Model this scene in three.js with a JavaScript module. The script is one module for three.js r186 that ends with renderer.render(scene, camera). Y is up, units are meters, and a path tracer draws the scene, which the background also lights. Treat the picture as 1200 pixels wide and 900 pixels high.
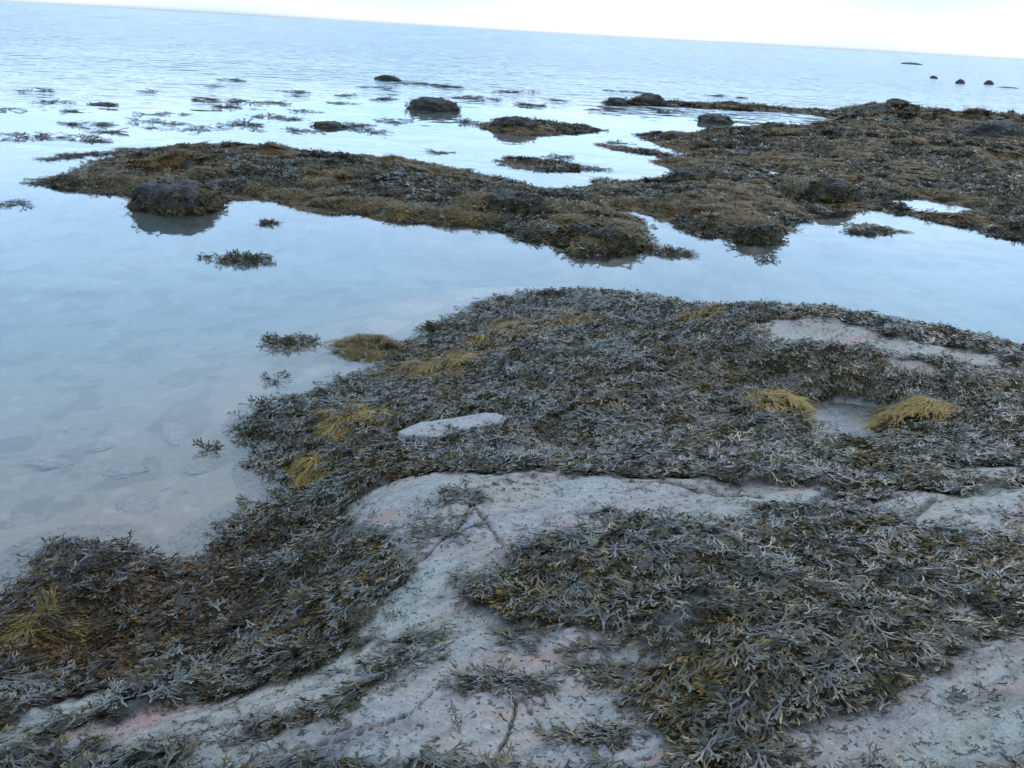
import * as THREE from 'three';
import { mergeGeometries } from 'three/addons/utils/BufferGeometryUtils.js';
import { createNoise2D, createNoise3D } from 'simplex-noise';

// ---------------------------------------------------------------- camera
const CAM_H = 2.2;                       // metres above the sea; the rock under the feet is about 0.65
const FOCAL = 1172;                      // in pixels of the 1200 x 900 photograph
const camera = new THREE.PerspectiveCamera(2 * Math.atan(450 / FOCAL) * 180 / Math.PI, 4 / 3, 0.1, 40000);
camera.position.set(0, CAM_H, 0);
camera.rotation.order = 'YXZ';
camera.rotation.set(-19.42 * Math.PI / 180, 0, 3.3 * Math.PI / 180);
camera.updateMatrixWorld();

const scene = new THREE.Scene();
const renderer = new THREE.WebGLRenderer({ antialias: true });
renderer.setSize(1024, 768);
renderer.toneMapping = THREE.LinearToneMapping;
renderer.toneMappingExposure = 1.0;
renderer.shadowMap.enabled = true;

// ---------------------------------------------------------------- random and noise
function rngOf(seed) { let a = seed >>> 0; return () => { a |= 0; a = a + 0x6D2B79F5 | 0; let t = Math.imul(a ^ a >>> 15, 1 | a); t = t + Math.imul(t ^ t >>> 7, 61 | t) ^ t; return ((t ^ t >>> 14) >>> 0) / 4294967296; }; }
const n2a = createNoise2D(rngOf(11)), n2b = createNoise2D(rngOf(12)), n2c = createNoise2D(rngOf(13)), n3 = createNoise3D(rngOf(14));
const fbm = (n, x, y, o = 4) => { let s = 0, a = 0.5, f = 1; for (let i = 0; i < o; i++) { s += a * n(x * f, y * f); a *= 0.5; f *= 2.03; } return s; };
const clamp = (v, a = 0, b = 1) => Math.min(b, Math.max(a, v));
const sstep = (a, b, v) => { const t = clamp((v - a) / (b - a)); return t * t * (3 - 2 * t); };
const lerp = (a, b, t) => a + (b - a) * t;

// ---------------------------------------------------------------- sky: bright thin overcast, bluer overhead
const SKY = 1.35; // how bright the overcast is
const SUN_DIR = new THREE.Vector3(0.45, 0.8, -0.75).normalize();
{
  const W = 1024, Hh = 512, d = new Float32Array(W * Hh * 4);
  for (let j = 0; j < Hh; j++) {
    const el = ((j + 0.5) / Hh - 0.5) * Math.PI, ce = Math.cos(el), se = Math.sin(el);
    for (let i = 0; i < W; i++) {
      const az = ((i + 0.5) / W - 0.5) * 2 * Math.PI;
      const x = ce * Math.cos(az), y = se, z = ce * Math.sin(az);
      const up = clamp(y);
      const t1 = 1 - Math.exp(-up / 0.065), t2 = sstep(0.25, 0.85, up);
      let r = lerp(0.84, 0.80, t1), g = lerp(0.92, 1.27, t1), b = lerp(0.96, 1.86, t1);
      r = lerp(r, 0.70, t2); g = lerp(g, 0.92, t2); b = lerp(b, 1.20, t2);
      const cl = 0.5 * n3(x * 2.2, y * 6, z * 2.2) + 0.3 * n3(x * 5, y * 14, z * 5) + 0.2 * n3(x * 11, y * 30, z * 11);
      const k = 0.09 * sstep(-0.2, 0.7, cl) * sstep(0.02, 0.2, up);
      r += k * 1.0; g += k * 0.9; b += k * 0.75;
      const veil = 0.22 * n3(x * 3.2 + 5, y * 26, z * 3.2) * (1 - sstep(0.05, 0.22, up)); r += veil; g += veil * .8; b += veil * .6;
      const s = Math.max(0, x * SUN_DIR.x + y * SUN_DIR.y + z * SUN_DIR.z), glow = 0.16 * Math.pow(s, 6);
      r += glow; g += glow * 0.98; b += glow * 0.92;
      r *= SKY; g *= SKY; b *= SKY;
      if (y < 0) { r = 0.12; g = 0.16; b = 0.2; }
      const o = (j * W + i) * 4; d[o] = r; d[o + 1] = g; d[o + 2] = b; d[o + 3] = 1;
    }
  }
  const t = new THREE.DataTexture(d, W, Hh, THREE.RGBAFormat, THREE.FloatType);
  t.mapping = THREE.EquirectangularReflectionMapping; t.magFilter = THREE.LinearFilter; t.minFilter = THREE.LinearFilter; t.colorSpace = THREE.LinearSRGBColorSpace; t.needsUpdate = true;
  scene.background = t; scene.environment = t;
}
const sun = new THREE.DirectionalLight(0xfff4e6, 0.7);
sun.position.copy(SUN_DIR).multiplyScalar(60); sun.target.position.set(0, 0, -10);
sun.position.add(sun.target.position);
sun.castShadow = true; sun.shadow.radius = 30; sun.shadow.mapSize.set(2048, 2048);
Object.assign(sun.shadow.camera, { left: -40, right: 40, top: 40, bottom: -40, near: 1, far: 140 });
scene.add(sun, sun.target);

// ---------------------------------------------------------------- photo pixel -> direction -> a point on a level or on the ground
const Q = camera.quaternion.clone();
const rayOf = (px, py) => new THREE.Vector3((px - 600) / FOCAL, -(py - 450) / FOCAL, -1).applyQuaternion(Q);
function onLevel(px, py, h) { const d = rayOf(px, py), t = (h - CAM_H) / d.y; return [d.x * t, d.z * t]; }

// ---------------------------------------------------------------- near ledge: heights in metres at places of the photograph
const ledgePts = [
  // the flat rock by the feet
  [600, 900, .50], [600, 800, .49], [600, 720, .46], [600, 650, .46], [620, 590, .45], [640, 560, .42], [620, 535, .27], [600, 500, .19], [600, 450, .2], [580, 400, .14], [600, 365, .06],
  [760, 560, .46], [760, 640, .54], [760, 720, .56], [760, 800, .52], [740, 880, .52], [740, 520, .28], [740, 450, .27], [740, 390, .24], [740, 360, .2],
  [900, 900, .60], [900, 800, .62], [900, 700, .6], [900, 610, .5], [900, 575, .48], [900, 540, .34], [890, 505, .27], [880, 470, .25], [860, 430, .32], [870, 400, .43], [900, 385, .45], [960, 385, .47], [880, 362, .44],
  [1020, 402, .46], [1100, 418, .45], [1170, 428, .43], [1010, 374, .45], [1100, 390, .43], [1200, 415, .34],
  [960, 410, .415], [1010, 425, .405], [1060, 438, .40], [960, 440, .34], [1000, 452, .31], [1050, 466, .31], [985, 474, .2], [955, 486, .19], [1012, 488, .19], [985, 497, .18], [985, 517, .24], [940, 510, .26], [1030, 515, .27], [925, 478, .28], [1075, 495, .31], [1150, 480, .37],
  [1000, 550, .36], [1030, 590, .5], [1100, 550, .44], [1130, 600, .55], [1200, 560, .48], [1040, 700, .62], [1040, 800, .64], [1150, 740, .66], [1150, 860, .66], [1050, 880, .62],
  // the left flank running down into the water
  [450, 900, .49], [450, 820, .46], [470, 740, .42], [460, 680, .38], [460, 610, .37], [425, 595, .36], [470, 575, .38], [540, 562, .4], [395, 625, .16], [400, 580, .16], [450, 545, .17], [380, 680, .22], [400, 750, .33],
  [300, 900, .40], [300, 845, .37], [310, 790, .25], [300, 730, .17], [300, 670, .1], [320, 610, .05], [200, 900, .33], [200, 850, .29], [200, 800, .16], [200, 740, .09], [230, 690, .05],
  [100, 900, .28], [100, 850, .23], [100, 800, .1], [100, 750, .03], [110, 690, .1], [100, 655, .09], [0, 900, .22], [0, 860, .19], [10, 800, .08], [10, 750, .04],
  // waterline
  [0, 705, -.07], [40, 688, -.05], [38, 650, -.07], [90, 632, -.08], [160, 652, -.09], [195, 672, -.08], [250, 632, -.06], [325, 587, -.06], [290, 548, -.06], [272, 514, -.06], [310, 484, -.05], [360, 500, .05], [400, 462, -.01], [440, 470, .06], [430, 440, -.04], [490, 405, -.03], [520, 430, .08], [560, 365, -.03], [630, 347, -.03],
  // shallows
  [0, 640, -.26], [150, 600, -.25], [0, 560, -.36], [250, 555, -.22], [180, 500, -.33], [100, 430, -.42], [300, 430, -.3], [380, 420, -.2], [420, 370, -.32], [500, 350, -.35], [620, 320, -.42], [760, 320, -.45], [900, 320, -.5], [1050, 330, -.5], [1200, 345, -.5], [250, 340, -.5], [50, 330, -.55],
];
const ctrl = [];
for (const [px, py, h] of ledgePts) { const [x, z] = onLevel(px, py, h); ctrl.push([x, z, h]); }
// the back of the ledge, hidden behind its crest
for (const [px, py, h] of [[700, 358, .14], [800, 356, .28], [880, 358, .4], [960, 364, .42], [1040, 376, .4], [1120, 390, .37], [1200, 408, .32], [1300, 440, .32]]) {
  const [x, z] = onLevel(px, py, h), r = Math.hypot(x, z);
  for (const [e, hh] of [[0.9, 0.02], [1.9, -0.35]]) ctrl.push([x * (r + e) / r, z * (r + e) / r, hh]);
}
for (const p of [[0, 0, .62], [0, -1, .58], [-1.5, -.6, .36], [-3, -1.2, .05], [2, -.6, .72], [3.5, -2.2, .74], [4.5, -3.6, .6], [0, 1.5, .75], [-3, 1, .3], [3, 1.5, .85], [-4.6, -2, -.2], [6.5, -6, .2], [6.5, -3.5, .6]]) ctrl.push(p);
// thin-plate spline through them
const tps = (() => {
  const n = ctrl.length, m = n + 3, A = [], U = (r2) => r2 < 1e-9 ? 0 : r2 * Math.log(r2);
  for (let i = 0; i < m; i++) A.push(new Float64Array(m + 1));
  for (let i = 0; i < n; i++) {
    for (let j = 0; j < n; j++) A[i][j] = U((ctrl[i][0] - ctrl[j][0]) ** 2 + (ctrl[i][1] - ctrl[j][1]) ** 2) + (i === j ? 0.003 : 0);
    A[i][n] = A[n][i] = 1; A[i][n + 1] = A[n + 1][i] = ctrl[i][0]; A[i][n + 2] = A[n + 2][i] = ctrl[i][1]; A[i][m] = ctrl[i][2];
  }
  for (let c = 0; c < m; c++) {
    let p = c; for (let r = c + 1; r < m; r++) if (Math.abs(A[r][c]) > Math.abs(A[p][c])) p = r;
    [A[c], A[p]] = [A[p], A[c]];
    for (let r = 0; r < m; r++) if (r !== c) { const f = A[r][c] / A[c][c]; if (f) for (let k = c; k <= m; k++) A[r][k] -= f * A[c][k]; }
  }
  const w = new Float64Array(m); for (let i = 0; i < m; i++) w[i] = A[i][m] / A[i][i];
  return (x, z) => { let s = w[n] + w[n + 1] * x + w[n + 2] * z; for (let i = 0; i < n; i++) { const dx = x - ctrl[i][0], dz = z - ctrl[i][1]; s += w[i] * U(dx * dx + dz * dz); } return s; };
})();
// the spline kept on a grid, 3 cm a cell
const G = { x0: -6, x1: 8, z0: -11, z1: 2.5, s: 0.03 };
G.nx = Math.round((G.x1 - G.x0) / G.s) + 1; G.nz = Math.round((G.z1 - G.z0) / G.s) + 1;
const sampleGrid = (a, x, z) => {
  const u = clamp((x - G.x0) / G.s, 0, G.nx - 1.001), v = clamp((z - G.z0) / G.s, 0, G.nz - 1.001), i = u | 0, j = v | 0, fu = u - i, fv = v - j, o = j * G.nx + i;
  return lerp(lerp(a[o], a[o + 1], fu), lerp(a[o + G.nx], a[o + G.nx + 1], fu), fv);
};
const gTps = new Float32Array(G.nx * G.nz);
{ // coarse evaluation (12 cm), then bilinear: the spline is smooth
  const st = 4, cx = Math.ceil(G.nx / st) + 1, cz = Math.ceil(G.nz / st) + 1, c = new Float32Array(cx * cz);
  for (let j = 0; j < cz; j++) for (let i = 0; i < cx; i++) c[j * cx + i] = tps(G.x0 + i * st * G.s, G.z0 + j * st * G.s);
  for (let j = 0; j < G.nz; j++) for (let i = 0; i < G.nx; i++) {
    const a = i / st | 0, b = j / st | 0, fu = i / st - a, fv = j / st - b, o = b * cx + a;
    gTps[j * G.nx + i] = lerp(lerp(c[o], c[o + 1], fu), lerp(c[o + cx], c[o + cx + 1], fu), fv);
  }
}

// ---------------------------------------------------------------- far reef: outlines traced at the water's edge
const poly = (pts, h = 0.03) => pts.map(([x, y]) => onLevel(x, y, h));
const reefPolys = [
  { top: .17, ramp: 1.3, pts: poly([[22, 214], [70, 222], [110, 226], [160, 226], [200, 240], [262, 236], [290, 230], [325, 238], [360, 248], [410, 250], [470, 258], [515, 262], [560, 264], [600, 277], [640, 285], [672, 300], [722, 303], [748, 290], [790, 297], [806, 298], [775, 280], [772, 264],
    [790, 266], [825, 276], [862, 278], [888, 290], [918, 280], [936, 268], [955, 257], [1000, 246], [1025, 241], [1062, 250], [1100, 258], [1140, 266], [1170, 276], [1205, 280], [1290, 290], [1330, 160], [1205, 145], [1150, 140], [1110, 139], [1080, 134], [1050, 129], [1010, 126], [985, 128], [972, 140], [985, 150], [940, 150], [880, 150], [830, 153], [790, 158], [750, 156], [762, 163], [790, 172], [836, 184], [800, 180], [772, 188],
    [796, 196], [782, 206], [730, 212], [680, 218], [640, 219], [608, 212], [560, 203], [500, 190], [430, 183], [380, 179], [330, 172], [270, 168], [210, 170], [150, 178], [110, 188], [88, 199], [50, 207]]) },
  { top: .10, ramp: .8, pts: poly([[974, 268], [992, 260], [1020, 257], [1045, 263], [1068, 270], [1040, 275], [1000, 276]]) },
  { top: .10, ramp: .9, pts: poly([[583, 186], [600, 182], [640, 185], [680, 192], [722, 197], [690, 199], [640, 199], [600, 194]]) },
  { top: .12, ramp: 1.0, pts: poly([[568, 146], [585, 140], [640, 142], [690, 148], [702, 151], [670, 155], [610, 157], [575, 152]]) },
  { top: .04, ramp: 1.4, pts: poly([[700, 119], [730, 118], [790, 120], [850, 122.5], [920, 127], [985, 131], [1000, 142], [940, 131], [880, 129], [800, 124], [740, 123]]) },
  { top: .06, ramp: .8, pts: poly([[700, 167], [740, 171], [790, 180], [815, 186], [790, 186], [750, 178], [712, 173]]) },
  { top: .08, ramp: .7, pts: poly([[684, 210], [705, 206], [735, 211], [745, 216], [715, 219], [690, 216]]) },
  { top: .03, ramp: .9, pts: poly([[48, 184], [100, 177], [150, 172], [200, 171], [190, 176], [120, 181], [60, 186]]) },
];
const poolPolys = [
  { deep: .25, pts: poly([[1040, 232], [1085, 230], [1145, 243], [1125, 253], [1080, 248]], 0.02) },
  { deep: .25, pts: poly([[718, 243], [745, 244], [778, 256], [786, 268], [768, 262], [740, 252]], 0.02) },
  { deep: .2, pts: poly([[885, 193], [905, 196], [928, 206], [912, 207], [890, 200]], 0.02) },
  { deep: .2, pts: poly([[1080, 162], [1095, 165], [1093, 168], [1082, 165]], 0.02) },
  { deep: .2, pts: poly([[290, 238], [330, 234], [326, 241], [300, 245]], 0.02) },
];
for (const p of [...reefPolys, ...poolPolys]) { p.bx = [1e9, -1e9, 1e9, -1e9]; for (const [x, z] of p.pts) { p.bx[0] = Math.min(p.bx[0], x); p.bx[1] = Math.max(p.bx[1], x); p.bx[2] = Math.min(p.bx[2], z); p.bx[3] = Math.max(p.bx[3], z); } }
function sdPoly(pts, x, z) { // positive inside
  let d = 1e9, s = -1;
  for (let i = 0, j = pts.length - 1; i < pts.length; j = i++) {
    const ax = pts[i][0], az = pts[i][1], ex = pts[j][0] - ax, ez = pts[j][1] - az, wx = x - ax, wz = z - az, t = clamp((wx * ex + wz * ez) / (ex * ex + ez * ez + 1e-12));
    const bx = wx - ex * t, bz = wz - ez * t; d = Math.min(d, bx * bx + bz * bz);
    if ((az > z) !== (pts[j][1] > z) && x < ex * (z - az) / ez + ax) s = -s;
  }
  return s * Math.sqrt(d);
}
const near = (p, x, z, m) => x > p.bx[0] - m && x < p.bx[1] + m && z > p.bx[2] - m && z < p.bx[3] + m;
const seaFloor = (x, z) => { const r = Math.hypot(x, z); return -0.5 - 0.75 * sstep(5.5, 9.5, r) * (1 - sstep(12.5, 16, r)) - 0.9 * sstep(20, 45, r) - 4 * sstep(40, 160, r) + 0.12 * n2b(x * 0.35, z * 0.35); };
function reefHeight(x, z, base) {
  let h = base;
  for (const p of reefPolys) if (near(p, x, z, 2)) {
    const sd = sdPoly(p.pts, x, z) + 0.16 * fbm(n2a, x * 0.9, z * 0.9, 3);
    if (sd < -1) continue;
    const right = sstep(2, 9, x) * 0.10;
    const lump = Math.max(0, fbm(n2b, x * 0.55 + 7, z * 0.55, 3)) * 0.26 + Math.abs(fbm(n2c, x * 1.3, z * 1.3, 3)) * 0.10;
    const top = p.top * (0.35 + 0.65 * sstep(0, 3, sd)) + right * sstep(0, 3, sd) + lump * sstep(0.1, 1.4, sd) * (p.top > .12 ? 1 : .45) - 0.03 - 0.16 * sstep(.28, .5, fbm(n2a, x * .3 + 11, z * .55 + 3, 2)) ;
    h = Math.max(h, lerp(base, top, sstep(-0.9, 0.4, sd)) );
  }
  for (const p of poolPolys) if (near(p, x, z, 3)) { const sd = sdPoly(p.pts, x, z); h = Math.min(h, .015 + .075 * Math.max(0, -sd) + .03 * n2a(x * 2, z * 2)); h = lerp(h, Math.min(h, -p.deep), sstep(-0.2, 0.1, sd)); }
  return h;
}
function baseHeight(x, z) {
  const bed = seaFloor(x, z);
  let h = bed;
  if (z < -8.5 || Math.abs(x) > 14) h = reefHeight(x, z, bed);
  const w = sstep(G.x0, G.x0 + 1.5, x) * (1 - sstep(G.x1 - 1.5, G.x1, x)) * sstep(-10.5, -9, z) ;
  if (w > 0) { let q = sampleGrid(gTps, x, z); q -= .75 * sstep(5.5, 9.5, Math.hypot(x, z)) * sstep(-.15, -.42, q); h = Math.max(lerp(bed, q, w), z < -9 ? h : -9); }
  if (z > 0.5) h = lerp(h, 0.9 + 0.1 * z, sstep(0.5, 3, z));
  if (x > 6 && z > -6) h = lerp(h, 0.8, sstep(6, 8, x) * sstep(-6, -4, z));
  return h;
}
// ray against the smooth ground: pixel -> place
function onGround(px, py) {
  const d = rayOf(px, py); let t = 1.2, pt = t;
  for (let i = 0; i < 3000; i++) { const x = d.x * t, z = d.z * t, y = CAM_H + d.y * t; if (y < Math.max(baseHeight(x, z), -0.02)) break; pt = t; t += 0.012 * Math.max(1, t / 3); }
  for (let i = 0; i < 12; i++) { const m = (pt + t) / 2; if (CAM_H + d.y * m < Math.max(baseHeight(d.x * m, d.z * m), -0.02)) t = m; else pt = m; }
  return [d.x * t, d.z * t];
}
const POOL = onLevel(985, 494, .245);
// ---------------------------------------------------------------- where the rock is bare of weed
const barePx = [
  [[405, 592], [440, 570], [500, 558], [560, 560], [640, 553], [760, 560], [870, 570], [985, 574], [965, 590], [890, 590], [870, 614], [800, 612], [735, 602], [690, 612], [640, 632], [590, 640], [578, 680], [545, 700], [562, 722], [600, 742], [700, 742], [758, 768], [745, 792], [705, 800], [735, 832], [765, 870], [800, 905], [225, 905], [240, 868], [300, 862], [400, 840], [445, 800], [490, 770], [430, 765], [445, 735], [470, 700], [485, 655], [455, 620], [412, 622]],
  [[1030, 590], [1060, 577], [1130, 582], [1210, 568], [1210, 642], [1140, 622], [1072, 614]],
  [[1105, 550], [1150, 545], [1190, 550], [1172, 563], [1112, 562]],
  [[895, 856], [1000, 842], [1052, 812], [1102, 792], [1150, 742], [1215, 716], [1260, 905], [930, 905]],
  [[1085, 715], [1140, 712], [1180, 722], [1130, 742], [1098, 735]],
  [[884, 381], [905, 376], [950, 373], [1000, 382], [1036, 396], [1105, 406], [1176, 422], [1160, 434], [1092, 420], [1050, 416], [1000, 405], [940, 404], [900, 398]],
  [[945, 480], [985, 474], [1022, 481], [1030, 500], [990, 508], [945, 504]],
  [[1030, 420], [1095, 432], [1096, 441], [1050, 436]],
  [[-10, 860], [30, 836], [72, 814], [88, 824], [45, 860], [-10, 888]],
  [[86, 826], [135, 788], [152, 796], [104, 838]],
  [[120, 856], [190, 828], [262, 818], [330, 803], [400, 766], [440, 752], [420, 806], [310, 856], [210, 868], [140, 876]],
  [[420, 738], [466, 686], [488, 700], [450, 750]],
  [[40, 878], [110, 846], [126, 854], [64, 894]],
];
const bare = barePx.map((p) => ({ pts: p.map(([x, y]) => onGround(x, y)) }));
for (const p of bare) { p.bx = [1e9, -1e9, 1e9, -1e9]; for (const [x, z] of p.pts) { p.bx[0] = Math.min(p.bx[0], x); p.bx[1] = Math.max(p.bx[1], x); p.bx[2] = Math.min(p.bx[2], z); p.bx[3] = Math.max(p.bx[3], z); } }
const gBare = new Float32Array(G.nx * G.nz).fill(-1);
for (const p of bare) {
  const i0 = Math.max(0, (p.bx[0] - .4 - G.x0) / G.s | 0), i1 = Math.min(G.nx - 1, (p.bx[1] + .4 - G.x0) / G.s | 0), j0 = Math.max(0, (p.bx[2] - .4 - G.z0) / G.s | 0), j1 = Math.min(G.nz - 1, (p.bx[3] + .4 - G.z0) / G.s | 0);
  for (let j = j0; j <= j1; j++) for (let i = i0; i <= i1; i++) { const v = sdPoly(p.pts, G.x0 + i * G.s, G.z0 + j * G.s), o = j * G.nx + i; if (v > gBare[o]) gBare[o] = v; }
}
const bareAt = (x, z) => { // > 0 on bare rock (metres to the edge, roughly)
  if (x < G.x0 || x > G.x1 || z < G.z0 || z > G.z1) return -1;
  const v = sampleGrid(gBare, x, z);
  return v < -0.25 ? v : v + 0.05 * fbm(n2c, x * 2.6, z * 2.6, 3) + 0.02 * n2a(x * 13, z * 13);
};
// cracks in the slabs: polylines on the ground
const cracks = [
  [[[735, 563], [780, 566], [830, 576], [890, 584]], .05], [[[940, 592], [965, 580], [990, 574]], .05], [[[1060, 614], [1080, 595], [1095, 584]], .05],
  [[[575, 900], [592, 868], [602, 840], [604, 822]], .011], [[[612, 818], [628, 842], [645, 868]], .009], [[[440, 690], [500, 650], [540, 615], [560, 575]], .018],
  [[[960, 402], [990, 390], [995, 384]], .016], [[[300, 890], [400, 868], [480, 838], [520, 800]], .008], [[[495, 600], [520, 585], [545, 566]], .012], [[[590, 640], [560, 600], [545, 570]], .014],
].map(([p, w]) => ({ p: p.map(([x, y]) => onGround(x, y)), w }));
function crackDepth(x, z) {
  let d = 0;
  for (const c of cracks) for (let i = 1; i < c.p.length; i++) {
    const [ax, az] = c.p[i - 1], ex = c.p[i][0] - ax, ez = c.p[i][1] - az, wx = x - ax, wz = z - az; if (Math.abs(wx) > 2 || Math.abs(wz) > 2) continue;
    const t = clamp((wx * ex + wz * ez) / (ex * ex + ez * ez)), dist = Math.hypot(wx - ex * t, wz - ez * t) + 0.003 * n2a(x * 30, z * 30);
    d = Math.max(d, 1 - sstep(0.15, 1, dist / (c.w * .5)));
  }
  return d;
}
const LAY = 0.52; // the rock's grain runs up to the right in plan
const grain = (x, z, along, across) => [(x * Math.cos(LAY) - z * Math.sin(LAY)) * along, (x * Math.sin(LAY) + z * Math.cos(LAY)) * across];
function groundHeight(x, z) {
  let h = baseHeight(x, z);
  const onLedge = x > G.x0 + 1.5 && x < G.x1 && z > -9.5 && z < 2.4;
  if (onLedge) {
    const b = bareAt(x, z), wet = sstep(-0.12, 0.03, h), [u, v] = grain(x, z, 0.7, 3.2);
    h += wet * (0.02 * fbm(n2a, u, v, 4) + 0.008 * fbm(n2b, x * 7, z * 7, 3));
    const mat = 1 - sstep(-0.06, 0.0, b);
    h += wet * mat * (0.010 + 0.04 * fbm(n2b, x * 1.9 + 3, z * 1.9, 3) + 0.014 * n2c(x * 4.2, z * 4.2));
    if (b > -0.05) h -= 0.016 * crackDepth(x, z);
    // sand ripples in the shallows
    const sub = sstep(-0.1, -0.22, h); if (sub > 0 && z > -8) h += sub * 0.02 * Math.sin((x * 0.75 + z * 0.95) * 46 + 3.4 * fbm(n2a, x * 1.1, z * 1.1, 3)) * sstep(-0.3, 0.3, n2b(x * 0.6, z * 0.6 + 5));
  } else if (h > -0.6 && z < -8) h += 0.05 * fbm(n2a, x * 2.1, z * 2.1, 3);
  return h;
}
// ---------------------------------------------------------------- textures of the ground
function tileNoise(W, freqs, seed) { // periodic value noise, summed
  const R = rngOf(seed), out = new Float32Array(W * W);
  for (const [f, a, fy = f] of freqs) {
    const g = new Float32Array(f * fy); for (let i = 0; i < g.length; i++) g[i] = R() * 2 - 1;
    for (let j = 0; j < W; j++) for (let i = 0; i < W; i++) {
      const u = i / W * f, v = j / W * fy, a0 = u | 0, b0 = v | 0, fu = sstep(0, 1, u - a0), fv = sstep(0, 1, v - b0), a1 = (a0 + 1) % f, b1 = (b0 + 1) % fy;
      out[j * W + i] += a * lerp(lerp(g[b0 * f + a0], g[b0 * f + a1], fu), lerp(g[b1 * f + a0], g[b1 * f + a1], fu), fv);
    }
  }
  return out;
}
function dataTex(W, fn, srgb) {
  const d = new Uint8Array(W * W * 4);
  for (let i = 0; i < W * W; i++) { const c = fn(i); d[i * 4] = clamp(c[0], 0, 1) * 255; d[i * 4 + 1] = clamp(c[1], 0, 1) * 255; d[i * 4 + 2] = clamp(c[2], 0, 1) * 255; d[i * 4 + 3] = 255; }
  const t = new THREE.DataTexture(d, W, W, THREE.RGBAFormat); t.wrapS = t.wrapT = THREE.RepeatWrapping; t.magFilter = THREE.LinearFilter; t.minFilter = THREE.LinearMipmapLinearFilter; t.generateMipmaps = true;
  if (srgb) t.colorSpace = THREE.SRGBColorSpace; t.needsUpdate = true; return t;
}
const TW = 1024; // one tile is 1.7 m
const grainA = tileNoise(TW, [[9, .25], [30, .3, 60], [90, .35], [220, .45], [420, .5]], 21), grainB = tileNoise(TW, [[5, .4], [16, .4, 40], [60, .3], [160, .3]], 22), pits = tileNoise(TW, [[130, .6], [300, .5]], 23);
const rockMap = dataTex(TW, (i) => { const g = 0.80 + 0.14 * grainA[i], p = 0.07 * grainB[i], s = pits[i] > 0.5 ? 0.48 : 1; return [(g + p) * s, g * s, (g - p * 0.6) * s]; }, true);
const rockBump = dataTex(TW, (i) => { const v = 0.5 + 0.22 * grainA[i] + 0.12 * grainB[i] - (pits[i] > 0.6 ? 0.12 : 0); return [v, v, v]; });
const rockRough = dataTex(TW, (i) => { const v = 0.62 + 0.16 * grainB[i] + 0.08 * grainA[i]; return [v, v, v]; });

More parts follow.
